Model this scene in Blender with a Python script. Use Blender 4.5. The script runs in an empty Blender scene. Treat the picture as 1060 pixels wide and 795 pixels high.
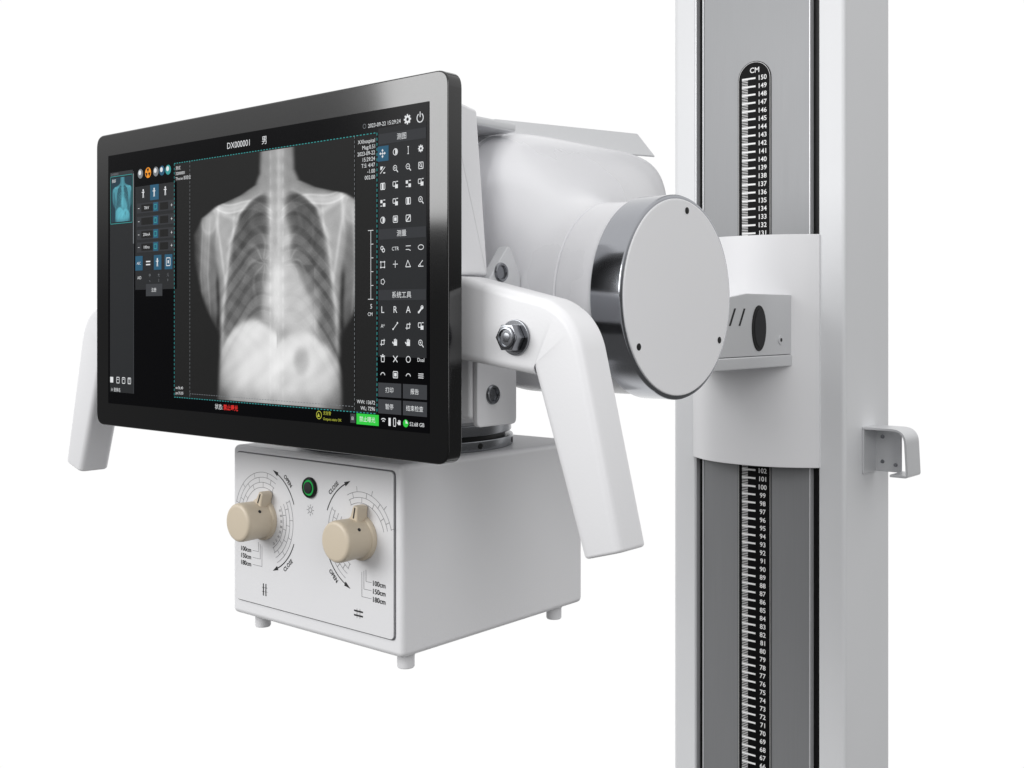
import bpy, bmesh, math, random
import numpy as np
from mathutils import Vector, Matrix
random.seed(4); np.random.seed(4)
scene = bpy.context.scene
scene.view_settings.view_transform = 'Standard'
scene.view_settings.look = 'None'
scene.view_settings.exposure = 0
CX = -0.672          # centre line of the machine (X = across, Y = towards the column, Z = up)

# ------------------------------------------------------------------ materials
def lin(c):
    return tuple(((v/255)/12.92 if v/255 <= 0.04045 else ((v/255+0.055)/1.055)**2.4) for v in c)
def mat(name, rgb, rough=0.4, metal=0.0, spec=0.5, var=0.03, bump=0.0, scale=60, coat=0.0, brushed=False):
    m = bpy.data.materials.new(name); m.use_nodes = True
    nt = m.node_tree; b = nt.nodes['Principled BSDF']
    c = lin(rgb)
    tc = nt.nodes.new('ShaderNodeTexCoord')
    nz = nt.nodes.new('ShaderNodeTexNoise'); nz.inputs['Scale'].default_value = 7; nz.inputs['Detail'].default_value = 5
    if brushed:
        mp = nt.nodes.new('ShaderNodeMapping'); mp.inputs['Scale'].default_value = (60, 60, 1.2)
        nt.links.new(tc.outputs['Object'], mp.inputs['Vector']); nt.links.new(mp.outputs['Vector'], nz.inputs['Vector'])
    else:
        nt.links.new(tc.outputs['Object'], nz.inputs['Vector'])
    mx = nt.nodes.new('ShaderNodeMix'); mx.data_type = 'RGBA'
    mx.inputs['A'].default_value = tuple(v*(1-var) for v in c)+(1,)
    mx.inputs['B'].default_value = tuple(min(1, v*(1+var)) for v in c)+(1,)
    nt.links.new(nz.outputs['Fac'], mx.inputs['Factor']); nt.links.new(mx.outputs['Result'], b.inputs['Base Color'])
    mr = nt.nodes.new('ShaderNodeMapRange')
    mr.inputs['To Min'].default_value = max(0.02, rough-0.05); mr.inputs['To Max'].default_value = rough+0.05
    nt.links.new(nz.outputs['Fac'], mr.inputs['Value']); nt.links.new(mr.outputs['Result'], b.inputs['Roughness'])
    b.inputs['Metallic'].default_value = metal
    b.inputs['Specular IOR Level'].default_value = spec
    b.inputs['Coat Weight'].default_value = coat
    if bump:
        n2 = nt.nodes.new('ShaderNodeTexNoise'); n2.inputs['Scale'].default_value = scale*10
        nt.links.new(tc.outputs['Object'], n2.inputs['Vector'])
        bp = nt.nodes.new('ShaderNodeBump'); bp.inputs['Strength'].default_value = bump; bp.inputs['Distance'].default_value = 0.0004
        nt.links.new(n2.outputs['Fac'], bp.inputs['Height']); nt.links.new(bp.outputs['Normal'], b.inputs['Normal'])
    return m
def glow(name, rgb, strength=1.0):
    m = bpy.data.materials.new(name); m.use_nodes = True
    b = m.node_tree.nodes['Principled BSDF']
    c = lin(rgb)
    b.inputs['Base Color'].default_value = (0.01, 0.01, 0.01, 1)
    b.inputs['Specular IOR Level'].default_value = 0.08
    b.inputs['Emission Color'].default_value = c+(1,)
    b.inputs['Emission Strength'].default_value = strength
    return m
def attr_glow(name):
    m = bpy.data.materials.new(name); m.use_nodes = True
    nt = m.node_tree; b = nt.nodes['Principled BSDF']
    a = nt.nodes.new('ShaderNodeAttribute'); a.attribute_name = 'Col'
    b.inputs['Base Color'].default_value = (0.01, 0.01, 0.01, 1)
    b.inputs['Specular IOR Level'].default_value = 0.08
    nt.links.new(a.outputs['Color'], b.inputs['Emission Color']); b.inputs['Emission Strength'].default_value = 1
    return m
M_white = mat('white_powder_coat', (235,235,237), 0.38, bump=0.12)
M_shell = mat('white_plastic_shell', (231,231,234), 0.28, spec=0.55, bump=0.04)
M_cap = mat('white_end_cap', (238,238,240), 0.4, bump=0.05)
M_col = mat('white_column_paint', (231,232,234), 0.4, bump=0.08)
M_panelw = mat('collimator_panel_paint', (230,230,232), 0.45, bump=0.1)
M_grey = mat('anodised_grey_aluminium', (144,145,147), 0.45, metal=0.3, var=0.05, brushed=True)
M_silver = mat('satin_aluminium', (214,215,217), 0.36, metal=0.3, bump=0.08)
M_black = mat('black_plastic', (14,14,15), 0.45, spec=0.3)
M_rule = mat('ruler_black', (12,12,13), 0.5, spec=0.1)
M_hole = mat('dark_recess', (30,30,33), 0.7)
M_chrome = mat('polished_steel', (168,170,175), 0.14, metal=1.0, var=0.02)
M_steel = mat('turned_steel', (140,142,146), 0.25, metal=1.0, var=0.06)
M_beige = mat('beige_plastic', (210,197,176), 0.42, bump=0.1)
M_beige2 = mat('beige_plastic_darker', (196,180,156), 0.5)
M_gloss = mat('gloss_black_glass', (6,6,7), 0.09, spec=0.8, var=0.0)
M_screen = mat('screen_glass', (9,9,11), 0.15, spec=0.05, var=0.0)
M_ink = mat('black_ink', (28,28,30), 0.6)
M_inkg = mat('grey_ink', (104,104,108), 0.6)
M_wink = mat('white_ink', (242,242,242), 0.5)
G_white = glow('ui_white', (224,226,228)); G_grey = glow('ui_grey', (120,124,128)); G_dim = glow('ui_dim', (42,44,48))
G_panel = glow('ui_panel', (24,26,29)); G_teal = glow('ui_teal', (50,150,150)); G_blue = glow('ui_blue', (28,84,112))
G_green = glow('ui_green', (40,200,60)); G_red = glow('ui_red', (225,40,36)); G_orange = glow('ui_orange', (240,150,30))
G_yel = glow('ui_yellow', (180,185,60)); G_black = glow('ui_black', (3,3,3)); G_btn = glow('ui_button', (52,54,58))
G_x = attr_glow('radiograph_pixels')
G_led = glow('green_led', (30,150,70), 1.0)

# ------------------------------------------------------------------ builders
def empty(name, loc):
    o = bpy.data.objects.new(name, None); o.location = loc; o.empty_display_size = 0.1
    scene.collection.objects.link(o); return o
def attach(o, parent):
    if parent is not None:
        o.parent = parent
        if parent.type == 'EMPTY':
            o.matrix_parent_inverse = Matrix.Translation(-Vector(parent.location))
def finish(bm, name, mats, parent=None, smooth=True, wn=True):
    bmesh.ops.recalc_face_normals(bm, faces=bm.faces)
    me = bpy.data.meshes.new(name); bm.to_mesh(me); bm.free()
    for m in (mats if isinstance(mats, (list, tuple)) else [mats]): me.materials.append(m)
    o = bpy.data.objects.new(name, me); scene.collection.objects.link(o)
    if smooth:
        for p in me.polygons: p.use_smooth = True
        me.set_sharp_from_angle(angle=math.radians(38))
        if wn:
            w = o.modifiers.new('wn', 'WEIGHTED_NORMAL'); w.keep_sharp = True; w.weight = 80
    attach(o, parent)
    return o
def box(bm, x0, x1, y0, y1, z0, z1, bev=0.002, seg=3, mi=0):
    r = bmesh.ops.create_cube(bm, size=1)
    vs = r['verts']
    for v in vs:
        v.co = Vector(((x0+x1)/2+v.co.x*(x1-x0), (y0+y1)/2+v.co.y*(y1-y0), (z0+z1)/2+v.co.z*(z1-z0)))
    fs = set(f for v in vs for f in v.link_faces); es = list(set(e for v in vs for e in v.link_edges))
    for f in fs: f.material_index = mi
    if bev > 0:
        r = bmesh.ops.bevel(bm, geom=es, offset=bev, segments=seg, profile=0.5, affect='EDGES', material=mi)
def round_poly(pts, radii, n=6):
    out = []; N = len(pts)
    for i in range(N):
        p = Vector(pts[i]); a = Vector(pts[i-1]); b = Vector(pts[(i+1) % N])
        r = radii[i] if isinstance(radii, (list, tuple)) else radii
        d1 = (a-p).normalized(); d2 = (b-p).normalized()
        ang = d1.angle(d2)
        if r <= 0 or ang > math.radians(172): out.append(p); continue
        t = min(r/math.tan(ang/2), (a-p).length*0.45, (b-p).length*0.45)
        s = p+d1*t; e = p+d2*t
        for k in range(n+1):
            u = k/n
            out.append((1-u)**2*s+2*u*(1-u)*p+u*u*e)
    res = []
    for p in out:
        if not res or (p-res[-1]).length > 2e-5: res.append(p)
    return res
AX = {'Y': lambda a, b, t: Vector((a, t, b)), 'X': lambda a, b, t: Vector((t, a, b)), 'Z': lambda a, b, t: Vector((a, b, t))}
def prism(bm, pts, axis, t0, t1, bev=0.0, seg=3, mi=0):
    f = AX[axis]
    A = [bm.verts.new(f(p[0], p[1], t0)) for p in pts]; B = [bm.verts.new(f(p[0], p[1], t1)) for p in pts]
    fa = bm.faces.new(A); fb = bm.faces.new(B[::-1]); n = len(pts); fs = [fa, fb]
    for i in range(n): fs.append(bm.faces.new((A[i], B[i], B[(i+1) % n], A[(i+1) % n])))
    for q in fs: q.material_index = mi
    bmesh.ops.recalc_face_normals(bm, faces=fs)
    if bev > 0:
        es = list(fa.edges)+list(fb.edges)
        bmesh.ops.bevel(bm, geom=es, offset=bev, segments=seg, profile=0.5, affect='EDGES', material=mi)
def lathe(bm, c, axis, prof, n=64, mi=0):
    """prof: list of (radius, distance along axis)"""
    ax = Vector(axis).normalized()
    ref = Vector((0, 0, 1)) if abs(ax.z) < 0.9 else Vector((1, 0, 0))
    e1 = ax.cross(ref).normalized(); e2 = ax.cross(e1)
    rings = []
    for r, h in prof:
        if r < 1e-6: rings.append([bm.verts.new(Vector(c)+ax*h)])
        else: rings.append([bm.verts.new(Vector(c)+ax*h+(e1*math.cos(2*math.pi*k/n)+e2*math.sin(2*math.pi*k/n))*r) for k in range(n)])
    for a, b in zip(rings, rings[1:]):
        for k in range(n):
            k2 = (k+1) % n
            if len(a) == 1: f = bm.faces.new((a[0], b[k], b[k2]))
            elif len(b) == 1: f = bm.faces.new((a[k], b[0], a[k2]))
            else: f = bm.faces.new((a[k], b[k], b[k2], a[k2]))
            f.material_index = mi
def disc_prof(r, h0, h1, b=0.0015):
    q = b*0.3
    return [(0, h0), (r-b, h0), (r-q, h0+q), (r, h0+b), (r, h1-b), (r-q, h1-q), (r-b, h1), (0, h1)]
def sweep(bm, path, w, d, rc, y0, seg=5):
    """rounded-rectangle bar swept along a path in the XZ plane; w(i) = width in plane, d = depth in Y"""
    n = len(path); rings = []
    for i in range(n):
        t = (path[min(i+1, n-1)]-path[max(i-1, 0)]).normalized(); nn = Vector((-t.y, t.x)); ww = w[i]/2
        prof = []
        for sx, sy, a0 in ((1,1,0),(-1,1,90),(-1,-1,180),(1,-1,270)):
            for k in range(seg+1):
                a = math.radians(a0+90*k/seg)
                prof.append((sx*(ww-rc)+rc*math.cos(a), sy*(d/2-rc)+rc*math.sin(a)))
        rings.append([bm.verts.new((path[i].x+nn.x*p, y0+q, path[i].y+nn.y*p)) for p, q in prof])
    m = len(rings[0])
    for A, B in zip(rings, rings[1:]):
        for k in range(m): bm.faces.new((A[k], B[k], B[(k+1) % m], A[(k+1) % m]))
    caps = [bm.faces.new(rings[0]), bm.faces.new(rings[-1][::-1])]
    es = [e for c in caps for e in c.edges]
    bmesh.ops.recalc_face_normals(bm, faces=bm.faces)
    bmesh.ops.bevel(bm, geom=es, offset=0.002, segments=3, profile=0.5, affect='EDGES')

# ------------------------------------------------------------------ flat graphics (ink / screen pixels) on a plane
_tc = {}
def text_geo(s, bold):
    key = (s, bold)
    if key in _tc: return _tc[key]
    cu = bpy.data.curves.new('t', 'FONT'); cu.body = s; cu.size = 1; cu.resolution_u = 3
    cu.offset = 0.016 if bold else 0.0
    ob = bpy.data.objects.new('t', cu); scene.collection.objects.link(ob)
    dg = bpy.context.evaluated_depsgraph_get(); dg.update()
    ev = ob.evaluated_get(dg); me = ev.to_mesh()
    V = [(v.co.x, v.co.y) for v in me.vertices]; F = [tuple(p.vertices) for p in me.polygons]
    ev.to_mesh_clear(); bpy.data.objects.remove(ob); bpy.data.curves.remove(cu)
    _tc[key] = (V, F); return _tc[key]
class Draw:
    def __init__(s, o, R, U, step=0.00015):
        s.o = Vector(o); s.R = Vector(R); s.U = Vector(U); s.N = s.R.cross(s.U).normalized()*step
        s.V = []; s.F = []; s.M = []; s.mats = []; s.cols = {}
    def mi(s, m):
        if m not in s.mats: s.mats.append(m)
        return s.mats.index(m)
    def P(s, x, y, L): return s.o+s.R*x+s.U*y+s.N*L
    def poly(s, pts, m, L=2):
        b = len(s.V); s.V += [s.P(x, y, L) for x, y in pts]; s.F.append(tuple(range(b, b+len(pts)))); s.M.append(s.mi(m))
    def bar(s, x0, y0, x1, y1, w, m, L=2):
        d = Vector((x1-x0, y1-y0))
        if d.length < 1e-9: return
        n = Vector((-d.y, d.x)).normalized()*w/2
        s.poly([(x0-n.x, y0-n.y), (x1-n.x, y1-n.y), (x1+n.x, y1+n.y), (x0+n.x, y0+n.y)], m, L)
    def rect(s, x, y, w, h, m, L=1):
        s.poly([(x-w/2, y-h/2), (x+w/2, y-h/2), (x+w/2, y+h/2), (x-w/2, y+h/2)], m, L)
    def frame(s, x, y, w, h, lw, m, L=2):
        s.rect(x, y+h/2, w, lw, m, L); s.rect(x, y-h/2, w, lw, m, L)
        s.rect(x-w/2, y, lw, h-lw, m, L); s.rect(x+w/2, y, lw, h-lw, m, L)
    def ring(s, x, y, r, w, m, a0=0, a1=360, n=20, L=2):
        P = []
        for k in range(n+1):
            a = math.radians(a0+(a1-a0)*k/n); P.append((math.cos(a), math.sin(a)))
        for (c0, s0), (c1, s1) in zip(P, P[1:]):
            s.poly([(x+c0*(r-w/2), y+s0*(r-w/2)), (x+c0*(r+w/2), y+s0*(r+w/2)), (x+c1*(r+w/2), y+s1*(r+w/2)), (x+c1*(r-w/2), y+s1*(r-w/2))], m, L)
    def disc(s, x, y, r, m, n=20, L=2):
        s.poly([(x+r*math.cos(2*math.pi*k/n), y+r*math.sin(2*math.pi*k/n)) for k in range(n)], m, L)
    def text(s, t, x, y, size, m, align='C', rot=0, bold=False, L=3):
        V, F = text_geo(t, bold)
        if not V: return
        xs = [v[0] for v in V]; w0, w1 = min(xs), max(xs)
        ox = {'C': -(w0+w1)/2, 'L': -w0, 'R': -w1}[align]
        c, sn = math.cos(math.radians(rot)), math.sin(math.radians(rot)); b = len(s.V); k = s.mi(m)
        for vx, vy in V:
            a = (vx+ox)*size; d = (vy-0.35)*size
            s.V.append(s.P(x+a*c-d*sn, y+a*sn+d*c, L))
        for f in F: s.F.append(tuple(i+b for i in f)); s.M.append(k)
    def dashed(s, x0, y0, x1, y1, w, dash, m, L=2):
        d = Vector((x1-x0, y1-y0)); n = int(d.length/dash/2)
        for i in range(n):
            a = i/n; b = a+0.55/n
            s.bar(x0+d.x*a, y0+d.y*a, x0+d.x*b, y0+d.y*b, w, m, L)
    def picture(s, x0, y0, x1, y1, rgb, m, L=2):
        H, W = rgb.shape[:2]; b = len(s.V); k = s.mi(m)
        for j in range(H):
            yy = y0+(y1-y0)*j/(H-1)
            for i in range(W):
                s.V.append(s.P(x0+(x1-x0)*i/(W-1), yy, L))
        for j in range(H-1):
            for i in range(W-1):
                a = b+j*W+i; s.F.append((a, a+1, a+1+W, a+W)); s.M.append(k)
        s.cols[b] = rgb.reshape(-1, 3)
    def build(s, name, parent):
        me = bpy.data.meshes.new(name); me.from_pydata([tuple(v) for v in s.V], [], s.F)
        for m in s.mats: me.materials.append(m)
        me.polygons.foreach_set('material_index', s.M)
        if s.cols:
            at = me.color_attributes.new('Col', 'FLOAT_COLOR', 'POINT')
            arr = np.ones((len(s.V), 4), dtype=np.float32)
            for b, c in s.cols.items(): arr[b:b+len(c), :3] = c
            at.data.foreach_set('color', arr.ravel())
        me.update()
        o = bpy.data.objects.new(name, me); scene.collection.objects.link(o); attach(o, parent); return o
def merge(a, b):
    """put the flat graphics b into the mesh of part a"""
    bm = bmesh.new(); bm.from_mesh(a.data); n0 = len(a.data.materials)
    nf = len(bm.faces); bm.from_mesh(b.data); bm.faces.ensure_lookup_table()
    for i in range(nf, len(bm.faces)): bm.faces[i].material_index += n0; bm.faces[i].smooth = False
    for m in b.data.materials: a.data.materials.append(m)
    bm.to_mesh(a.data); bm.free(); bpy.data.objects.remove(b)

# ================================================================== COLUMN
col = empty('x_ray_stand', (CX, 1.32, 0.0))
col['label'] = 'tall white x-ray stand with grey track and black centimetre ruler'
col['category'] = 'x-ray stand'
bm = bmesh.new()
prof = [(-0.789,1.380),(-0.789,1.249),(-0.7565,1.249),(-0.7565,1.263),(-0.5880,1.263),(-0.5880,1.249),(-0.5556,1.249),(-0.5556,1.380)]
prism(bm, round_poly(prof, [0.006,0.008,0.0015,0,0,0.0015,0.006,0.006], 6), 'Z', 0.02, 2.25, 0.001, 2)
finish(bm, 'column_profile', M_col, col)
bm = bmesh.new(); box(bm, -0.86, -0.48, 1.16, 1.46, 0, 0.02, 0.004)
finish(bm, 'base_plate', M_col, col)
bm = bmesh.new(); box(bm, -0.7562, -0.5883, 1.2585, 1.2628, 0.03, 2.24, 0.0)
box(bm, -0.7562, -0.7545, 1.2495, 1.2585, 0.03, 2.24, 0.0, mi=1)
finish(bm, 'track_groove', [M_black, M_silver], col)
bm = bmesh.new(); box(bm, -0.7450, -0.5990, 1.2500, 1.2582, 0.03, 2.24, 0.0012)
box(bm, -0.7452, -0.7436, 1.2485, 1.2582, 0.03, 2.24, 0.0004, mi=1)
box(bm, -0.6004, -0.5988, 1.2485, 1.2582, 0.03, 2.24, 0.0004, mi=1)
finish(bm, 'track_cover', [M_grey, M_silver], col)
# ruler
bm = bmesh.new()
def stadium(x0, x1, z0, z1, n=16):
    r = (x1-x0)/2; cx = (x0+x1)/2
    return [(cx+r*math.cos(math.pi*k/n), z1-r+r*math.sin(math.pi*k/n)) for k in range(n+1)]+[(x0, z0), (x1, z0)]
prism(bm, stadium(-0.695, -0.650, 0.25, 1.521), 'Y', 1.2490, 1.2499, 0.0002, 1)
ruler = finish(bm, 'ruler', M_rule, col)
D = Draw((0, 1.2490, 0), (1, 0, 0), (0, 0, 1), 0.0001)
st = stadium(-0.6938, -0.6512, 0.25, 1.5198)[:-2]
pts = [(st[0][0], 0.26)]+st+[(st[-1][0], 0.26)]
for a, b in zip(pts, pts[1:]): D.bar(a[0], a[1], b[0], b[1], 0.0005, M_wink, 2)
D.text('CM', CX, 1.510, 0.0090, M_wink, bold=True)
for n in range(30, 151):
    z = n/100
    D.rect(-0.6800, z, 0.0185, 0.0022, M_wink, 2)
    for k in range(1, 5):
        if n < 150: D.rect(-0.6852, z+k*0.002, 0.0080, 0.0007, M_wink, 2)
    D.text(str(n), -0.6610, z, 0.0082, M_wink, bold=True)
merge(ruler, D.build('g', None))
# cable hook on the column side
bm = bmesh.new()
pth = round_poly([(-0.5554,1.0765),(-0.503,1.0765),(-0.500,1.020),(-0.522,1.020)], [0,0.018,0.004,0], 8)
def strip(bm, path, t, y0, y1, mi=0):
    n = len(path); nor = []
    for i in range(n):
        d = (path[min(i+1, n-1)]-path[max(i-1, 0)]).normalized(); nor.append(Vector((-d.y, d.x)))
    poly = [p for p in path]+[path[i]-nor[i]*t for i in range(n-1, -1, -1)]
    prism(bm, poly, 'Y', y0, y1, 0.0005, 2, mi)
strip(bm, [Vector(p) for p in pth], 0.0028, 1.296, 1.336)
box(bm, -0.5555, -0.522, 1.3320, 1.3350, 1.021, 1.0745, 0.001)
box(bm, -0.5555, -0.5530, 1.296, 1.3325, 1.021, 1.0735, 0.0006)
for (sx, sz) in [(-0.545,1.033),(-0.545,1.063),(-0.529,1.030)]:
    lathe(bm, (sx, 1.3321, sz), (0,-1,0), disc_prof(0.0024, 0, 0.001, 0.0003), 16, 1)
finish(bm, 'cable_hook', [M_silver, M_steel], col)

# ================================================================== TUBE ASSEMBLY
asm = empty('x_ray_tube_unit', (CX, 1.20, 1.03))
asm['label'] = 'white x-ray tube unit with touchscreen and collimator, clamped to column'
asm['category'] = 'x-ray tube unit'
# carriage: convex cover plate
bm = bmesh.new()
N = 24; xs = [-0.7575+(0.171)*i/N for i in range(N+1)]
def cy(x): return 1.2465-0.034*(1-abs((x-CX)/0.0858)**2.3)
poly = [(x, cy(x)) for x in xs]+[(x, cy(x)+0.003) for x in reversed(xs)]
prism(bm, poly, 'Z', 1.030, 1.305, 0.001, 2)
finish(bm, 'carriage_cover', M_cap, asm)
bm = bmesh.new(); box(bm, -0.716, -0.628, 1.2265, 1.2480, 1.04, 1.295, 0.002)
finish(bm, 'carriage', M_silver, asm)
# arm: folded sheet-metal bracket
bm = bmesh.new()
arm_pts = [(1.058,1.1640),(1.2315,1.1640),(1.2315,1.2335),(1.120,1.2335),(1.058,1.226)]
prism(bm, round_poly(arm_pts, 0.004, 4), 'X', -0.6160, -0.6125, 0.0006, 2)
prism(bm, round_poly(arm_pts, 0.004, 4), 'X', -0.7315, -0.7280, 0.0006, 2)
box(bm, -0.7275, -0.6165, 1.062, 1.222, 1.168, 1.2290, 0.001)
box(bm, -0.7330, -0.6115, 1.040, 1.2285, 1.1500, 1.1634, 0.0015)
arm = finish(bm, 'support_arm', M_silver, asm)
bm = bmesh.new()
def oval(cy_, cz, hy, hz, n=32):
    return [(cy_+hy*math.cos(2*math.pi*k/n), cz+hz*math.sin(2*math.pi*k/n)) for k in range(n)]
prism(bm, oval(1.148, 1.1950, 0.0162, 0.0258), 'X', -0.614, -0.6115, 0.0005, 2)  # raised dark ovals, their colour stands in for shade inside an open hole
prism(bm, oval(1.1487, 1.1950, 0.0120, 0.0215), 'X', -0.6116, -0.6111, 0.0002, 1, 1)
finish(bm, 'painted_hole', [M_black, M_hole], arm)
for y0 in (1.087, 1.108):
    bm = bmesh.new()
    prism(bm, [(y0-0.006, 1.198), (y0-0.0025, 1.198), (y0+0.009, 1.217), (y0+0.0055, 1.217)], 'X', -0.614, -0.6121, 0, 1)
    finish(bm, 'vent_slot', M_hole, arm)
bm = bmesh.new(); lathe(bm, (-0.6127, 1.200, 1.181), (1,0,0), disc_prof(0.0055, 0, 0.0012, 0.0004), 24)
lathe(bm, (-0.6117, 1.200, 1.181), (1,0,0), disc_prof(0.0024, 0, 0.0006, 0.0002), 6, 1)
finish(bm, 'screw', [M_silver, M_hole], arm)
# swivel joint
bm = bmesh.new()
lathe(bm, (CX, 0, 1.226), (0,1,0), [(0,0.84),(0.083,0.84),(0.085,0.86),(0.085,0.955),(0.0845,0.956),(0.0845,0.958),(0.085,0.959),(0.085,1.000),(0.082,1.016),(0.074,1.027),(0.060,1.032),(0.052,1.034),(0.050,1.036),(0.050,1.064),(0,1.064)], 96)
finish(bm, 'swivel_joint', M_shell, asm)

# tube housing: lofted shell along X
half = [ # offset, yc, zc, hy, hz, n
 (.240,.660,1.222,.0672,.0672,2.0),(.212,.660,1.222,.0674,.0674,2.0),(.188,.664,1.2235,.0705,.0690,2.05),(.165,.677,1.2285,.081,.0765,2.4),
 (.142,.702,1.2375,.099,.0865,3.1),(.120,.738,1.2470,.120,.0970,4.2),(.098,.765,1.2530,.132,.1015,5.2),(.05,.778,1.2555,.137,.1030,5.6),(0,.780,1.2560,.138,.1035,5.8)]
keys = [k for k in half]+[(-k[0],)+k[1:] for k in reversed(half[:-1])]
def cr(p0, p1, p2, p3, t):
    return tuple(0.5*((2*b)+(-a+c)*t+(2*a-5*b+4*c-d)*t*t+(-a+3*b-3*c+d)*t**3) for a, b, c, d in zip(p0, p1, p2, p3))
secs = []
for i in range(len(keys)-1):
    p = [keys[max(i-1, 0)], keys[i], keys[i+1], keys[min(i+2, len(keys)-1)]]
    for t in np.linspace(0, 1, 9)[:-1]: secs.append(cr(*p, t))
secs.append(keys[-1])
# parting seams between the shell halves
A_ = np.array([s[0] for s in secs])[::-1]; S_ = np.array(secs)[::-1]
def at(a): return tuple(np.interp(a, A_, S_[:, j]) for j in range(6))
for a in (0.086, 0.205, -0.086, -0.205):
    secs = [s for s in secs if abs(s[0]-a) > 0.0014]
    for da, k in ((-0.0012, 0), (-0.0006, .0012), (0.0006, .0012), (0.0012, 0)):
        q = list(at(a+da)); q[3] -= k; q[4] -= k; secs.append(tuple(q))
secs.sort(key=lambda s: -s[0])
bm = bmesh.new(); NP = 128; rings = []
for a, yc, zc, hy, hz, n in secs:
    R = []
    for k in range(NP):
        th = 2*math.pi*k/NP; c, s_ = math.cos(th), math.sin(th)
        R.append(bm.verts.new((CX+a, yc+hy*math.copysign(abs(c)**(2/n), c), zc+hz*math.copysign(abs(s_)**(2/n), s_))))
    rings.append(R)
for A, B in zip(rings, rings[1:]):
    for k in range(NP): bm.faces.new((A[k], B[k], B[(k+1) % NP], A[(k+1) % NP]))
bm.faces.new(rings[0]); bm.faces.new(rings[-1][::-1])
tube = finish(bm, 'tube_housing', M_shell, asm, wn=False)
TC = (CX, 0.66, 1.222)
for sgn in (1, -1):
    bm = bmesh.new()
    lathe(bm, TC, (sgn,0,0), [(0.060,0.2355),(0.0688,0.2355),(0.0697,0.2365),(0.0697,0.2585),(0.0692,0.2595),(0.0676,0.2598),(0.0660,0.2598)], 128)
    er = finish(bm, 'end_ring', M_chrome, tube)
    bm = bmesh.new()
    lathe(bm, TC, (sgn,0,0), [(0,0.240),(0.0668,0.240),(0.0670,0.2600),(0.0666,0.2606),(0.0655,0.2609),(0,0.2609)], 128)
    ec = finish(bm, 'end_cap', M_cap, tube)
    for ang in (82, 213, -30):
        bm = bmesh.new()
        c = Vector(TC)+Vector((0.2607*sgn, 0.0600*math.cos(math.radians(ang)), 0.0600*math.sin(math.radians(ang))))
        lathe(bm, c, (sgn,0,0), disc_prof(0.0024, 0, 0.0006, 0.0003), 20)
        finish(bm, 'screw', M_black, tube)
# folded top cover
bm = bmesh.new()
sec = [(-0.764,1.350),(-0.760,1.3610),(-0.584,1.3610),(-0.574,1.342),(-0.5725,1.3428),(-0.5825,1.3630),(-0.7615,1.3630),(-0.7655,1.3505)]
def ctop(y, dz):
    return [bm.verts.new((x, y+(0.014 if z < 1.356 else 0), z+dz)) for x, z in sec]
A = ctop(0.665, 0.0); B = ctop(0.862, 0.0125)
n = len(sec)
for i in range(n): bm.faces.new((A[i], B[i], B[(i+1) % n], A[(i+1) % n]))
bm.faces.new(A); bm.faces.new(B[::-1])
bmesh.ops.bevel(bm, geom=list(bm.edges), offset=0.0005, segments=2, affect='EDGES')
box(bm, -0.70, -0.64, 0.68, 0.80, 1.345, 1.3625, 0.001)
box(bm, -0.745, -0.560, 0.560, 0.664, 1.3500, 1.3570, 0.002)
finish(bm, 'top_cover', M_silver, asm)

# monitor / handle bracket
bm = bmesh.new()
prism(bm, round_poly([(0.524,1.236),(0.564,1.236),(0.553,1.345),(0.524,1.350)], 0.003, 3), 'X', -0.60, -0.500, 0.0025, 3)
box(bm, -0.66, -0.502, 0.5485, 0.580, 1.141, 1.188, 0.003)
prism(bm, round_poly([(0.550,1.136),(0.590,1.136),(0.590,1.174),(0.580,1.190),(0.550,1.190)], 0.004, 4), 'X', -0.5015, -0.4975, 0.001, 2)
box(bm, -0.744, -0.600, 0.530, 0.655, 1.15, 1.345, 0.003)
br = finish(bm, 'mounting_bracket', M_white, asm)
bm = bmesh.new()
prism(bm, round_poly([(0.548,1.191),(0.594,1.191),(0.594,1.237),(0.582,1.258),(0.562,1.234),(0.548,1.228)], 0.003, 4), 'X', -0.506, -0.4975, 0.001, 2)
finish(bm, 'clamp_ear', M_silver, br)
for (y, z, r, x) in ((0.5735, 1.2385, 0.0058, -0.4976), (0.5650, 1.1570, 0.0058, -0.4976)):
    bm = bmesh.new(); lathe(bm, (x, y, z), (1,0,0), [(0,0.0002),(r*0.7,0.0002),(r*0.8,0.0016),(r,0.0018),(r*1.12,0.0010),(r*1.15,0)], 28)
    finish(bm, 'socket_screw', M_steel, br)
# handle: one bent bar, two legs
HC = -0.6675
base = [Vector((-0.3755,1.0735)), Vector((-0.4110,1.1950)), Vector((-0.4900,1.2085)), Vector((-0.56,1.2085))]
rp = round_poly([tuple(p) for p in base]+[(-0.56,0.9),(-0.38,0.9)], [0,0.018,0.03,0,0,0], 14)
rp = [p for p in rp if p.y > 1.0]
path = rp+[Vector((2*HC-p.x, p.y)) for p in reversed(rp)]
wid = []
for p in path:
    dx = abs(p.x-HC)   # legs slimmer than the cross bar
    wid.append(float(np.interp(dx, [0.20, 0.240, 0.262, 0.293], [0.052, 0.049, 0.037, 0.0275])))
bm = bmesh.new(); sweep(bm, path, wid, 0.0280, 0.0055, 0.5330, 6)
hd = finish(bm, 'handle', M_white, asm, wn=False)
bm = bmesh.new()
c = (-0.4380, 0.5190, 1.1965)
lathe(bm, c, (0,-1,0), disc_prof(0.0108, 0, 0.002, 0.0005), 32)
lathe(bm, c, (0,-1,0), disc_prof(0.0088, 0.002, 0.0095, 0.0012), 6)
lathe(bm, c, (0,-1,0), [(0.0062,0.0094),(0.0066,0.0102),(0.0058,0.0106),(0.0052,0.0106),(0.0048,0.0085),(0,0.0085)], 32)
lathe(bm, c, (0,-1,0), disc_prof(0.0030, 0.0083, 0.0098, 0.0006), 16)
finish(bm, 'clamp_bolt', M_steel, hd)

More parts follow.
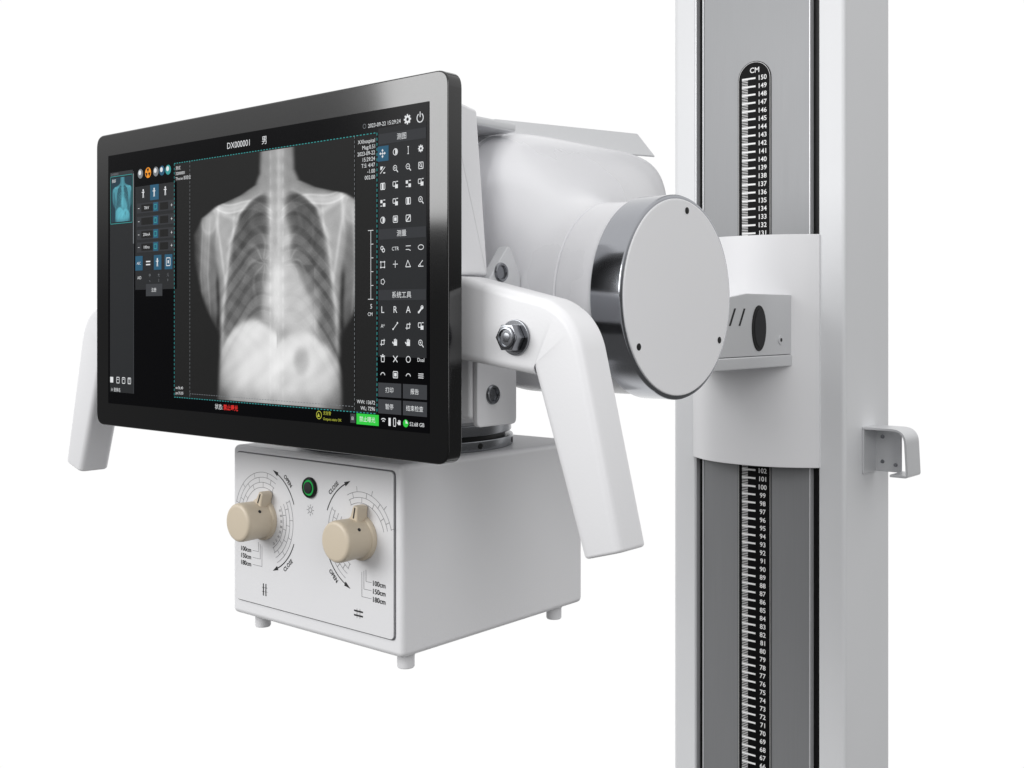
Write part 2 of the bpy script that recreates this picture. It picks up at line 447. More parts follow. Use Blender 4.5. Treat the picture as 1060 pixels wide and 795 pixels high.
# swivel ring between collimator and tube
bm = bmesh.new(); rc = (CX, 0.655, 0)
lathe(bm, rc, (0,0,1), disc_prof(0.0885, 1.1045, 1.1130, 0.0012), 96)
lathe(bm, rc, (0,0,1), disc_prof(0.082, 1.1125, 1.1165, 0.0005), 96, 1)
lathe(bm, rc, (0,0,1), disc_prof(0.0870, 1.1160, 1.1250, 0.0012), 96)
lathe(bm, rc, (0,0,1), disc_prof(0.070, 1.1245, 1.1750, 0.0012), 64, 2)
for k in range(10):
    a = math.radians(k*36-40)
    lathe(bm, (CX+0.0881*math.cos(a), 0.655+0.0881*math.sin(a), 1.1088), (math.cos(a), math.sin(a), 0), disc_prof(0.0024, 0, 0.0008, 0.0003), 14, 1)
finish(bm, 'swivel_ring', [M_steel, M_black, M_white], asm)

# ------------------------------------------------------------------ collimator
bm = bmesh.new(); box(bm, -0.771, -0.573, 0.555, 0.766, 0.968, 1.1045, 0.0045, 5)
coll = finish(bm, 'collimator', M_white, asm)
bm = bmesh.new()
prism(bm, round_poly([(-0.7640,0.9800),(-0.5795,0.9800),(-0.5795,1.1000),(-0.7640,1.1000)], 0.004, 5), 'Y', 0.5543, 0.5553, 0, 1, 0)
fp_pts = round_poly([(-0.7632,0.9808),(-0.5803,0.9808),(-0.5803,1.0992),(-0.7632,1.0992)], 0.0035, 5)
prism(bm, fp_pts, 'Y', 0.5532, 0.5545, 0.0003, 2, 1)
fp = finish(bm, 'control_panel', [M_inkg, M_panelw], coll)
D = Draw((0, 0.5532, 0), (1,0,0), (0,0,1), 0.00008)
KZ = 1.0494; KL = CX-0.0555; KR = CX+0.0585
def dial(cx, m):   # m=+1 : arrows on +X side
    for r in (0.0245, 0.0285, 0.0325, 0.0365):
        a0, a1 = (62, 165)
        if m < 0: a0, a1 = 180-a1, 180-a0
        if r < 0.035 or m > 0: D.ring(cx, KZ, r, 0.00030, M_inkg, a0, a1, 28)
        a0, a1 = (-62, 30)
        if m < 0: a0, a1 = 180-a1, 180-a0
        D.ring(cx, KZ, r, 0.00030, M_inkg, a0, a1, 24)
    for k in range(12):
        for base, span in ((64, 100), (-60, 88)):
            a = base+span*k/11
            if m < 0: a = 180-a
            c, s_ = math.cos(math.radians(a)), math.sin(math.radians(a))
            r0 = 0.0245+0.004*(k % 3); D.bar(cx+c*r0, KZ+s_*r0, cx+c*(r0+0.004), KZ+s_*(r0+0.004), 0.00030, M_inkg)
    for i, t in enumerate(['10','15','20','25','30','35','40','43']):
        a = -54+i*11
        if m < 0: a = 180-a
        c, s_ = math.cos(math.radians(a)), math.sin(math.radians(a))
        D.text(t, cx+c*0.0222, KZ+s_*0.0222, 0.0026, M_inkg, rot=a if m > 0 else a-180)
    for (a0, a1, tip) in ((22, 64, 64), (-64, -22, -64)):
        A0, A1, T = (a0, a1, tip) if m > 0 else (180-a1, 180-a0, 180-tip)
        D.ring(cx, KZ, 0.0405, 0.0008, M_ink, A0, A1, 24)
        c, s_ = math.cos(math.radians(T)), math.sin(math.radians(T))
        sg = 1 if (tip > 0) == (m > 0) else -1
        tx, tz = -s_*sg, c*sg
        bx, bz = cx+c*0.0405, KZ+s_*0.0405
        D.poly([(bx+c*0.0017, bz+s_*0.0017), (bx+tx*0.0068, bz+tz*0.0068), (bx-c*0.0017, bz-s_*0.0017)], M_ink)
    up, dn = ('OPEN', 'CLOSE') if m > 0 else ('CLOSE', 'OPEN')
    for t, a in ((up, 47), (dn, -47)):
        r = -43 if a > 0 else 43
        if m < 0: r = -r
        A = a if m > 0 else 180-a
        D.text(t, cx+math.cos(math.radians(A))*0.0445, KZ+math.sin(math.radians(A))*0.0445, 0.0045, M_ink, rot=r, bold=True)
dial(KL, 1); dial(KR, -1)
for i, t in enumerate(['100cm', '150cm', '180cm']):
    z = 1.0225-i*0.0056
    D.text(t, -0.7500, z, 0.0052, M_ink, 'C', bold=True)
    D.bar(-0.7415, z, -0.7340+i*0.0022, z, 0.0003, M_inkg); D.bar(-0.7340+i*0.0022, z, -0.7340+i*0.0022, 1.030-i*0.0012, 0.0003, M_inkg)
    z = 1.0180-i*0.0058
    D.text(t, -0.5945, z, 0.0052, M_ink, 'C', bold=True)
    D.bar(-0.6025, z, -0.6085-i*0.0022, z, 0.0003, M_inkg); D.bar(-0.6085-i*0.0022, z, -0.6085-i*0.0022, 1.0265-i*0.0012, 0.0003, M_inkg)
for (x, horiz) in ((-0.7262, 0), (-0.6165, 1)):
    z = 0.9935; s_ = 0.0048; t_ = 0.0034
    for d in (-1, 1):
        D.bar(x+d*0.0016, z-(t_ if horiz else s_), x+d*0.0016, z+(t_ if horiz else s_), 0.0011 if not horiz else 0.0003, M_ink)
        D.bar(x-(s_ if horiz else t_), z+d*0.0016, x+(s_ if horiz else t_), z+d*0.0016, 0.0012 if horiz else 0.0003, M_ink)
bx, bz = CX+0.0015, 1.0625
D.ring(bx, bz, 0.0018, 0.0004, M_inkg)
for k in range(8):
    a = k*math.pi/4; D.bar(bx+0.0026*math.cos(a), bz+0.0026*math.sin(a), bx+0.0042*math.cos(a), bz+0.0042*math.sin(a), 0.0004, M_inkg)
merge(fp, D.build('g', None))
def knob(kx, ang):
    bm = bmesh.new(); c = (kx, 0.5532, KZ)
    lathe(bm, c, (0,-1,0), [(0,0),(0.0166,0),(0.0168,0.0008),(0.0166,0.0026),(0.0160,0.0034),(0.0150,0.0038),(0.0146,0.006),(0.0150,0.0215),(0.0147,0.0238),(0.0138,0.0250),(0.0120,0.0256),(0,0.0256)], 72)
    a = math.radians(ang)
    def rot(p): return (kx+p[0]*math.cos(a)-p[1]*math.sin(a), KZ+p[0]*math.sin(a)+p[1]*math.cos(a))
    prism(bm, round_poly([rot(p) for p in [(-0.0050,0.008),(0.0050,0.008),(0.0026,0.0245),(-0.0026,0.0245)]], 0.0015, 3), 'Y', 0.5532-0.0105, 0.5530, 0.0012, 3)
    b0 = rot((0, 0.0155)); b1 = rot((0, 0.0235))
    d = Vector(b1)-Vector(b0); n = Vector((-d.y, d.x)).normalized()*0.0005
    prism(bm, [(b0[0]-n.x, b0[1]-n.y), (b1[0]-n.x, b1[1]-n.y), (b1[0]+n.x, b1[1]+n.y), (b0[0]+n.x, b0[1]+n.y)], 'Y', 0.5532-0.0108, 0.5532-0.010, 0, 1, 2)
    # set screw on the flank of the knob
    s1 = Vector((math.cos(math.radians(35)), 0, math.sin(math.radians(35))))
    lathe(bm, Vector((kx, 0.5532-0.013, KZ))+s1*0.0147, s1, disc_prof(0.0013, 0, 0.0004, 0.0001), 12, 2)
    return finish(bm, 'knob', [M_beige, M_beige2, M_ink], coll)
knob(KL, -24); knob(KR, -12)
bm = bmesh.new(); c = (CX+0.0015, 0.5532, 1.0795)
lathe(bm, c, (0,-1,0), [(0,0),(0.0078,0),(0.0080,0.0012),(0.0075,0.0022),(0.0062,0.0024),(0.0060,0.0018)], 40)
lathe(bm, c, (0,-1,0), [(0.0060,0.0018),(0.0058,0.0022),(0.0046,0.0022),(0.0045,0.0018)], 40, 1)
lathe(bm, c, (0,-1,0), [(0.0045,0.0018),(0.0044,0.0030),(0.0038,0.0034),(0,0.0034)], 40, 2)
finish(bm, 'power_button', [M_black, G_led, M_hole], coll)
for fx, fy in ((-0.757, 0.575), (-0.590, 0.575), (-0.590, 0.748), (-0.757, 0.748)):
    bm = bmesh.new()
    lathe(bm, (fx, fy, 0.9685), (0,0,-1), [(0,0),(0.0070,0),(0.0070,0.004),(0.0064,0.0045),(0.0064,0.0125),(0.0058,0.0135),(0,0.0135)], 32)
    finish(bm, 'foot', M_white, coll)

# ------------------------------------------------------------------ monitor
bm = bmesh.new()
MX0, MX1, MZ0, MZ1 = -0.8745, -0.4704, 1.1190, 1.3585
prism(bm, round_poly([(MX0,MZ0),(MX1,MZ0),(MX1,MZ1),(MX0,MZ1)], 0.0105, 8), 'Y', 0.494, 0.5065, 0.0012, 3)
prism(bm, round_poly([(MX0+.07,MZ0+.03),(MX1-.07,MZ0+.03),(MX1-.07,MZ1-.03),(MX0+.07,MZ1-.03)], 0.0105, 6), 'Y', 0.506, 0.520, 0.003, 3, 1)
mon = finish(bm, 'monitor', [M_gloss, M_black], asm)

def chest(p, q, fine=True):
    a = np.abs(p)
    sg = lambda x, w=1.5: 1/(1+np.exp(-np.clip(x/w, -30, 30)))
    G = lambda x, w: np.exp(-(x/w)**2)
    R = p > 0
    # silhouette: neck, sloping shoulders, upper arms, waist
    half = np.interp(q, [10,30,38,44,50,58,70,90,112,128,142,160,193], [19,20,25,42,70,90,100,99,92,82,70,67,70])
    body = sg(half-a, 1.5)
    tors = np.interp(q, [50,70,95,125,150,193], [80,74,67,65,66,70])
    armz = sg(a-tors, 2.5)*sg(q-60, 3)
    v = body*(0.40-0.13*armz-0.16*sg(a-half+8, 3)*sg(q-40, 3))
    v = v*(1-0.70*G(a-tors-3, 2.6)*sg(q-98, 4)*sg(150-q, 5))
    ac = np.interp(q, [58,100,150], [83,86,80])
    v += body*sg(q-62, 3)*sg(132-q, 6)*(0.13*sg(5.0-np.abs(a-ac), 1.6)+0.07*G(np.abs(a-ac)-4.4, 1.2))
    # humeral head, acromion
    hd_ = np.hypot((a-80), (q-60)*0.95)
    v += body*(0.17*sg(9.0-hd_, 2.2)+0.06*G(hd_-9, 1.6))
    v += 0.12*G((a-69-(q-60)*0.1), 1.8)*sg(q-50, 2)*sg(74-q, 2)
    v += 0.17*G(q-(51-(a-76)*0.05), 2.6)*sg(a-64, 2)*sg(86-a, 2)
    # scapula blade
    sc = sg(1-np.maximum(np.abs((a-60-(q-75)*0.06)/12), np.abs((q-80)/27))-0.22*np.abs((q-78)/27), 0.09)
    v += 0.08*sc*body
    v += 0.08*G((a-49-(q-60)*0.10), 1.5)*sg(q-58, 3)*sg(106-q, 4)+0.12*G(a-70+(q-60)*0.22, 1.7)*sg(q-66, 3)*sg(106-q, 4)
    v += 0.13*G(q-(61-(a-46)*0.30), 2.4)*sg(a-44, 3)*sg(74-a, 3)
    # clavicles: shallow S
    qc = 59-(a-8)*0.19-3.5*np.sin((a-8)/70*2*np.pi)
    v += (0.20*G(q-qc, 3.0)+0.14*G(np.abs(q-qc)-2.8, .8))*sg(a-6, 1.0)*sg(76-a, 2)*np.interp(a, [6,60,76],[1,1,.6])
    outer = np.interp(q, [44,49,58,78,105,130,160], [15,29,42,52,57,61,62])
    inner = np.interp(q, [44,60,90,120,150], [11,9,10,13,15])
    inner = np.where(R, np.maximum(inner, np.interp(q, [60,70,78,88,98,108,122,134,145], [9,13,15,14,20,28,38,43,45])), np.maximum(inner, np.interp(q,[88,108,124,140],[9,14,17,15])))
    dia = 137+0.014*(a-27)**2+np.where(R, 5, -3)
    lung = sg(outer-a, 1.4)*sg(a-inner, 1.6)*sg(q-45, 1.6)*sg(dia-q, 1.2)
    v = v*(1-lung*0.78)+lung*0.05*np.interp(q, [45,90,140], [0.2, .8, 1.6])
    rr = np.hypot(a-14, (q-93)*0.85); th = np.arctan2(q-93, a-14)
    v += lung*(0.15*np.exp(-rr/11)+0.10*np.exp(-rr/26)*np.clip(np.sin(th*8+np.sin(rr*0.19+p*0.02)*2.4), 0, 1)**2)
    inside = sg(outer+5-a, 1.3)*sg(a-6, 1.5)*sg(dia+12-q, 4)
    side = np.where(R, 1.0, -1.0)
    for i in range(9):   # posterior ribs: rise from the spine, arch over and dive at the flank
        jit = 1.0*math.sin(i*2.3); drop = 19+1.9*i
        t = np.clip((a-8)/50, 0, 1.4)
        qc = 45+i*11.0+jit+side*0.8-3.4*np.sin(np.clip(t*1.5,0,1)*np.pi)+drop*t**1.9
        e = np.abs(q-qc); w = 2.7+0.08*i; m = inside*sg(q-43, 1.2)*(0.85+0.2*math.cos(i*1.7))
        v += m*(0.100*sg(w-e, .8)+0.035*G(e-w, .7))*np.interp(a, [8,30,60], [1.0,.85,1.15])*np.where(R & (q > 96) & (a < 40), .35, 1)
    for i in range(7):    # anterior ribs sweep back towards the middle (fainter)
        t = np.clip((60-a)/42, -0.2, 1)
        qc = 60+i*14.8+1.2*math.sin(i*3.1)+30*t-8*t*t
        e = np.abs(q-qc); m = inside*sg(a-22-(3-i)*1.2, 4)*sg(q-56, 2)*sg(dia+4-q, 3)
        v += m*(0.030*sg(3.1-e, .8)+0.016*G(e-3.1, .7))
    v += G(a-outer-1.8, 2.0)*0.11*sg(q-50, 2)*sg(152-q, 4)
    vert = np.cos(q*2*np.pi/9.2)
    v += G(p, 6.5)*(0.17+0.02*vert)*np.interp(q,[12,60,110,190],[1.2,1,.75,.4])+G(p, 14)*0.10*sg(q-50, 3)*np.interp(q,[50,130,190],[1,.6,.3])
    v += (0.045+0.03*vert)*G(np.abs(p)-7.0, 1.1)+0.035*G(np.abs(p)-2.0, .8)*np.clip(-vert, 0, 1)
    v -= 0.13*G(p+1.5, 3.0)*sg(86-q, 3)*sg(q-14, 3)
    v += 0.13*G(p-13, 4.5)*G(q-76, 7)
    hx, hy_ = p-18, q-119
    cs, sn = math.cos(0.55), math.sin(0.55)
    hrt = sg(1-(((hx*cs+hy_*sn)/31)**2+((-hx*sn+hy_*cs)/22)**2), .12)
    v += 0.15*hrt*sg(dia+6-q, 4)
    ab = sg(q-dia, 1.5)*sg(68-a, 2.5)
    v = v+ab*(0.53-0.34*sg(q-184, 4)-0.20*np.clip((a-34)/34, 0, 1)-v*0.45)
    v -= 0.22*sg(1-(((p-27)/8)**2+((q-161)/9)**2), .35)*ab
    v -= 0.09*sg(1-(((p-14)/16)**2+((q-174)/5)**2), .5)*ab
    v -= 0.08*G(q-(150+0.01*(p+20)**2), 5)*ab*(p < 0)*0.4
    v -= 0.03*np.sin(p*0.21+q*0.17+2*np.sin(q*.08))*ab
    v += 0.02*np.sin(p*.33+3*np.sin(q*.11))*np.sin(q*.29)*body
    if fine: v += np.random.normal(0, 0.009, v.shape)
    v = v*np.clip(body*1.05, 0, 1)*np.interp(q, [12, 40, 193], [0.9, 1, 1])
    return np.clip(v, 0.012, 1)
D = Draw((-0.8554, 0.4938, 1.340), (0.001,0,0), (0,0,0.001), 0.00012)
D.rect(184.5, -101, 369, 203, M_screen, 1)
# header
D.text('DX000001', 177, -7, 6.4, G_white); D.text('男', 207, -7.2, 6.4, G_white)
D.ring(311, -8.6, 1.4, .3, G_grey); D.text('2023-09-22 15:29:24', 329.5, -8.8, 3.6, G_white)
def gear(x, y, r, m, L=2):
    D.ring(x, y, r*.55, r*.42, m, L=L)
    for k in range(8):
        a = k*math.pi/4; D.bar(x+r*.70*math.cos(a), y+r*.70*math.sin(a), x+r*math.cos(a), y+r*math.sin(a), r*.34, m, L+1)
gear(350.5, -8.5, 3.2, G_white)
D.ring(361.5, -8.8, 2.7, .7, G_white, 120, 420, 24); D.bar(361.5, -8.4, 361.5, -5.0, .7, G_white)
# left list
D.rect(20.5, -104, 35, 178, G_panel, 2); D.rect(20.5, -15.5, 34, 3.4, G_dim, 3); D.text('DX000001', 5.5, -15.5, 2.6, G_grey, 'L', L=5)
H, W = 110, 90
pp, qq = np.meshgrid(np.linspace(-104, 81, W), np.linspace(12, 193, H))
g = chest(pp, qq)**1.2
rgb = np.stack([g*.14+.004, g*.56+.03, g*.66+.05], -1)
D.frame(20.5, -36.5, 32.5, 38.5, .5, G_teal, 4); D.picture(5.5, -18.5, 35.5, -54.5, rgb, G_x, 4)
D.text('胸部', 7, -21, 3, G_white, 'L', L=6)
D.rect(38.6, -104, 1.2, 178, G_dim, 3); D.rect(38.6, -45, 1.2, 56, G_grey, 4)
for i, uu in enumerate((48.5, 59.5, 70.5, 79, 87.5)):
    if i == 1:
        D.disc(uu, -18, 4.2, G_orange, L=3)
        for k in range(3):
            a = k*2*math.pi/3+math.pi/2
            D.poly([(uu, -18), (uu+3.7*math.cos(a-.5), -18+3.7*math.sin(a-.5)), (uu+3.7*math.cos(a+.5), -18+3.7*math.sin(a+.5))], G_black, 4)
        D.disc(uu, -18, .9, G_orange, L=5)
    else:
        D.disc(uu, -18, 3.8, [G_grey, 0, G_grey, G_blue, G_teal][i], L=3); D.disc(uu-.6, -17.2, 1.9, G_white, L=4)
D.rect(70, -69, 58, 82, G_panel, 2)
def person(x, y, s, m):
    D.disc(x, y+s*.75, s*.28, m, L=5); D.bar(x, y+s*.45, x, y-s*.2, s*.42, m, 5); D.bar(x-.55*s, y+.3*s, x+.55*s, y+.3*s, s*.2, m, 6)
    D.bar(x-.12*s, y-.2*s, x-.2*s, y-s, s*.2, m, 5); D.bar(x+.12*s, y-.2*s, x+.2*s, y-s, s*.2, m, 5)
D.rect(68.5, -34, 12, 12, G_blue, 3)
for uu in (53, 68.5, 84): person(uu, -34, 3.4, G_white)
for r_, (vv, lab) in enumerate(((45.5,'kV'),(56,''),(66.5,'mA'),(76.5,'ms'))):
    D.rect(70, -vv, 53, 8.0, G_dim, 3); D.rect(58, -vv, 16, 5.6, G_black, 4); D.rect(82, -vv, 11, 5.6, G_black, 4)
    D.text('−', 46.5, -vv, 4.5, G_white, L=5); D.text('+', 92.5, -vv, 4.5, G_white, L=5)
    D.text(['70','','200','100'][r_]+lab, 58, -vv, 3.4, G_white, L=6)
    D.rect(70.5, -vv, 7.0, 7.0, G_blue, 4); D.frame(70.5, -vv, 3.6, 3.6, .6, G_teal, 6)
for i, uu in enumerate((46.5, 60, 73, 88)):
    D.rect(uu, -89, 10.5, 11.5, G_blue if i != 1 else G_panel, 3)
    if i == 0: D.text('AEC', uu, -89, 3.0, G_white, L=5)
    if i == 1: D.bar(uu-3, -88, uu+3, -88, 1, G_white, 5); D.bar(uu-3, -90.4, uu+3, -90.4, 1, G_white, 5)
    if i == 2: person(uu, -89, 3.2, G_white)
    if i == 3: D.frame(uu, -89, 5.2, 6, .6, G_white, 5); D.rect(uu, -89, 1.6, 2.4, G_white, 5)
D.text('AID', 47, -100.5, 3.4, G_white)
for i, t in enumerate(('中', '大', '儿')): D.text(t, 62+i*12.5, -99, 3.0, G_grey); D.text(('x','2','0')[i], 62+i*12.5, -103, 2.6, G_grey)
D.rect(68, -110.5, 23, 9.5, G_btn, 3); D.text('注册', 68, -110.5, 3.6, G_white, L=5)
for i, uu in enumerate((6, 15.5, 24, 32.5)):
    if i == 0: D.rect(uu, -183, 4.6, 4.6, G_white, 4)
    else:
        D.frame(uu, -183, 4.2, 4.6, .6, G_white, 4); D.bar(uu-1.2, -183+i*.5, uu+1.2, -183+i*.5, .5, G_white, 5)
        if i == 3: D.bar(uu, -181, uu, -185, .5, G_white, 6)
D.disc(6, -191, 1.4, G_white); D.text('登录名', 9, -191, 3.4, G_white, 'L')
# viewer
D.rect(209.5, -103.5, 227, 179, G_black, 2)
for a, b in (((96,-14),(323,-14)), ((96,-193),(323,-193)), ((96,-14),(96,-193)), ((323,-14),(323,-193))): D.dashed(*a, *b, .55, 1.6, G_teal, 4)
W, H = 370, 364
pp, qq = np.meshgrid(np.linspace(-104, 81, W), np.linspace(15, 192, H))
g = np.clip(np.clip(chest(pp, qq), 0, 1)**1.55*1.22, 0, 1)
g = g/(1+0.18*g**4)
rgb = np.stack([g, g, g], -1); D.picture(117, -15, 302, -192, rgb, G_x, 3)
D.dashed(117, -14, 117, -193, .4, 1.5, G_grey, 6); D.dashed(302, -14, 302, -193, .4, 1.5, G_grey, 6)
D.dashed(117, -189.5, 302, -189.5, .4, 1.5, G_grey, 6)
for i, t in enumerate(('测试', '32000001', 'Thorax 前后位')): D.text(t, 98.5, -18-i*4, 3.2, G_white, 'L', L=7)
for i, t in enumerate(('XXhospital', 'Mag:0.51', '2023-09-22', '15:29:24', 'T:S: 4/47', '-1.00', '002.00')): D.text(t, 321.5, -18.5-i*3.9, 3.6, G_white, 'R', L=7)
D.text('se:36,40', 98.5, -185.5, 3, G_white, 'L', L=7); D.text('px:35,05', 98.5, -189.5, 3, G_white, 'L', L=7)
D.text('WW: 13672', 321.5, -186, 3.4, G_white, 'R', L=7); D.text('WL: 7296', 321.5, -190, 3.4, G_white, 'R', L=7)
D.bar(317.5, -76, 317.5, -120, .4, G_white, 6)
for i in range(6): D.bar(318 if i not in (0,5) else 315, -76-i*8.8, 320, -76-i*8.8, .4, G_white, 7)
D.text('5', 318, -124.5, 4.2, G_white, L=7); D.text('CM', 317, -129.5, 3.2, G_white, L=7)
# tool box
D.rect(345.5, -84, 43, 145, G_panel, 2)
for vv, t in ((18.5,'测图'), (79,'测量'), (117.5,'系统工具')):
    D.rect(345.5, -vv, 42.5, 6.6, G_dim, 3); D.text(t, 345.5, -vv, 4.4, G_white, L=5)
W_ = G_white
def icon(k, x, y, s=2.45):
    b = lambda x0, y0, x1, y1, w=.20: D.bar(x+x0*s, y+y0*s, x+x1*s, y+y1*s, w*s, W_, 5)
    P_ = lambda pts, m=W_, L=5: D.poly([(x+a*s, y+c*s) for a, c in pts], m, L)
    if k == 'move':
        b(-1,0,1,0); D.bar(x, y-s, x, y+s, .2*s, W_, 6)
        for a in range(4):
            c, n = math.cos(a*math.pi/2), math.sin(a*math.pi/2); P_([(c*1.2, n*1.2), (c*.65-n*.4, n*.65+c*.4), (c*.65+n*.4, n*.65-c*.4)], L=7)
    elif k == 'contrast': D.ring(x, y, s*.8, s*.2, W_, L=5); D.poly([(x+.68*s*math.cos(a), y+.68*s*math.sin(a)) for a in np.linspace(-math.pi/2, math.pi/2, 10)], W_, 6)
    elif k == 'vline': b(0,-1,0,1,.18); D.bar(x-.25*s, y+.9*s, x+.25*s, y+.9*s, .2*s, W_, 6); D.bar(x-.25*s, y-.9*s, x+.25*s, y-.9*s, .2*s, W_, 6)
    elif k == 'gear': gear(x, y, s*.95, W_, 5)
    elif k == 'flag': P_([(-.9,.9),(.2,.9),(-.4,.1),(-.9,0)]); D.bar(x-.9*s, y-.9*s, x+.9*s, y+.7*s, .2*s, W_, 6); b(.2,-.8,.9,-.8,.3)
    elif k in ('zin','zout'):
        D.ring(x-.15*s, y+.15*s, s*.65, s*.18, W_, L=5); D.bar(x+.35*s, y-.35*s, x+s, y-s, .26*s, W_, 6); b(-.45,.15,.15,.15,.16)
        if k == 'zin': D.bar(x-.15*s, y-.15*s, x-.15*s, y+.45*s, .16*s, W_, 6)
    elif k == 'fit': D.frame(x, y, 1.6*s, 1.6*s, .2*s, W_, 5); D.ring(x-.1*s, y+.1*s, s*.35, s*.16, W_, L=5); D.bar(x+.1*s, y-.1*s, x+.55*s, y-.55*s, .2*s, W_, 6)
    elif k == 'half': D.frame(x, y, 1.6*s, 1.6*s, .2*s, W_, 5); D.rect(x, y, .7*s, 1.6*s, W_, 6)
    elif k == 'swap': D.frame(x-.4*s, y+.3*s, 1.0*s, 1.1*s, .2*s, W_, 5); D.rect(x+.45*s, y-.35*s, 1.0*s, 1.0*s, W_, 6); b(.3,.9,.95,.9)
    elif k == 'blocks': D.rect(x-.5*s, y+.45*s, .8*s, .8*s, W_, 5); D.rect(x+.5*s, y-.45*s, .9*s, .9*s, W_, 5); b(.2,.8,.9,.8,.2); b(-.9,-.7,-.2,-.7,.2)
    elif k == 'tri': b(-.9,-.8,.9,-.8); D.bar(x-.9*s, y-.8*s, x-.1*s, y+.9*s, .2*s, W_, 6); D.bar(x-.1*s, y+.9*s, x+.9*s, y-.8*s, .18*s, W_, 7)
    elif k == 'ang': b(-.9,-.8,.9,-.8); D.bar(x-.9*s, y-.8*s, x+.7*s, y+.7*s, .2*s, W_, 6); D.ring(x-.9*s, y-.8*s, s*.9, s*.15, W_, 0, 45, 6, 7)
    elif k == 'square': D.frame(x, y, 1.6*s, 1.6*s, .2*s, W_, 5); D.rect(x, y, .9*s, .9*s, W_, 5)
    elif k == 'box':
        D.frame(x, y, 1.4*s, 1.4*s, .16*s, W_, 5)
        for i in (-.7,.7):
            for j in (-.7,.7): D.rect(x+i*s, y+j*s, .4*s, .4*s, W_, 6)
    elif k == 'slash': D.frame(x, y, 1.6*s, 1.6*s, .2*s, W_, 5); b(-.6,-.6,.6,.6,.3)
    elif k == 'line': b(-.8,-.8,.8,.8,.2); D.disc(x-.8*s, y-.8*s, .25*s, W_, L=6); D.disc(x+.8*s, y+.8*s, .25*s, W_, L=6)
    elif k == 'cross': b(-.9,0,.9,0,.18); D.bar(x, y-.9*s, x, y+.9*s, .18*s, W_, 6)
    elif k == 'x': b(-.8,-.8,.8,.8,.24); D.bar(x-.8*s, y+.8*s, x+.8*s, y-.8*s, .24*s, W_, 6)
    elif k == 'ell':
        P2 = [(math.cos(a)*.95, math.sin(a)*.6) for a in np.linspace(0, 2*math.pi, 17)]
        for p0, p1 in zip(P2, P2[1:]): b(*p0, *p1, .18)
    elif k == 'circ': D.ring(x, y, s*.75, s*.2, W_, L=5)
    elif k == 'ratio': b(-.9,.5,.9,.5,.18); b(-.9,-.4,.2,-.4,.18); D.bar(x+.2*s, y-.4*s, x+.9*s, y-.7*s, .18*s, W_, 6)
    elif k == 'pen': b(-.7,-.7,.6,.6,.45); P_([(-1,-1),(-.95,-.4),(-.4,-.95)], L=6); D.ring(x+.5*s, y+.5*s, .4*s, .2*s, W_, L=7)
    elif k == 'link': D.ring(x-.3*s, y+.3*s, s*.45, s*.22, W_, L=5); D.ring(x+.3*s, y-.3*s, s*.45, s*.22, W_, L=6)
    elif k == 'hand': D.rect(x, y-.25*s, 1.2*s, 1.0*s, W_, 5); D.bar(x-.3*s,y,x-.3*s,y+.9*s,.3*s,W_,6); D.bar(x+.1*s,y,x+.1*s,y+s,.3*s,W_,6); D.bar(x+.5*s,y,x+.5*s,y+.8*s,.3*s,W_,6); D.bar(x-.6*s,y-.3*s,x-s,y+.2*s,.3*s,W_,7)
    elif k == 'trash': D.frame(x, y-.2*s, 1.1*s, 1.3*s, .2*s, W_, 5); D.bar(x-.85*s,y+.65*s,x+.85*s,y+.65*s,.2*s,W_,6); b(-.2,.95,.2,.95,.3)
    elif k == 'crop':
        b(-.5,-.9,-.5,.5,.2); b(.5,-.5,.5,.9,.2); D.bar(x-.5*s, y+.5*s, x+.9*s, y+.5*s, .2*s, W_, 6); D.bar(x-.9*s, y-.5*s, x+.5*s, y-.5*s, .2*s, W_, 6)
    elif k == 'curve': D.ring(x, y-.4*s, .8*s, .2*s, W_, 10, 170, 12, 5)
    elif k == 'poly6': D.ring(x, y, s*.75, s*.2, W_, 0, 360, 5, 5)
    elif k == 'lines': b(-.9,.5,.9,.5,.2); b(-.9,0,.9,0,.2); b(-.9,-.5,.9,-.5,.2)
    else: D.text(k, x, y, s*(2.5 if len(k) == 1 else 1.35), W_, L=5)
cols = (328.5, 340, 351.5, 362.5)
rows = [(27.8,['move','contrast','vline','gear']),(38.2,['flag','zin','zout','fit']),(48.6,['half','swap','blocks','swap']),
 (59.3,['blocks','swap','half','zin']),(70,['contrast','square','slash',None]),
 (88.4,['link','CTR','ratio','ell']),(98.2,['box','cross','tri','ang']),(109,['poly6',None,None,None]),
 (126.6,['L','R','A','pen']),(137,['A*','line','crop','swap']),(147.4,['crop','hand','hand','zin']),(157.6,['trash','x','circ','Dual']),(167.5,['curve','square','curve','lines'])]
D.rect(328.5, -27.8, 10, 9.6, G_blue, 3)
for vv, ks in rows:
    for uu, k in zip(cols, ks):
        if k: icon(k, uu, -vv)
for (uu, vv, t) in ((334.5,177.5,'打印'), (357,177.5,'报告'), (334.5,188,'暂停'), (357,188,'结束检查')):
    D.rect(uu, -vv, 21, 9, G_btn, 3); D.text(t, uu, -vv, 3.8, G_white, L=5)
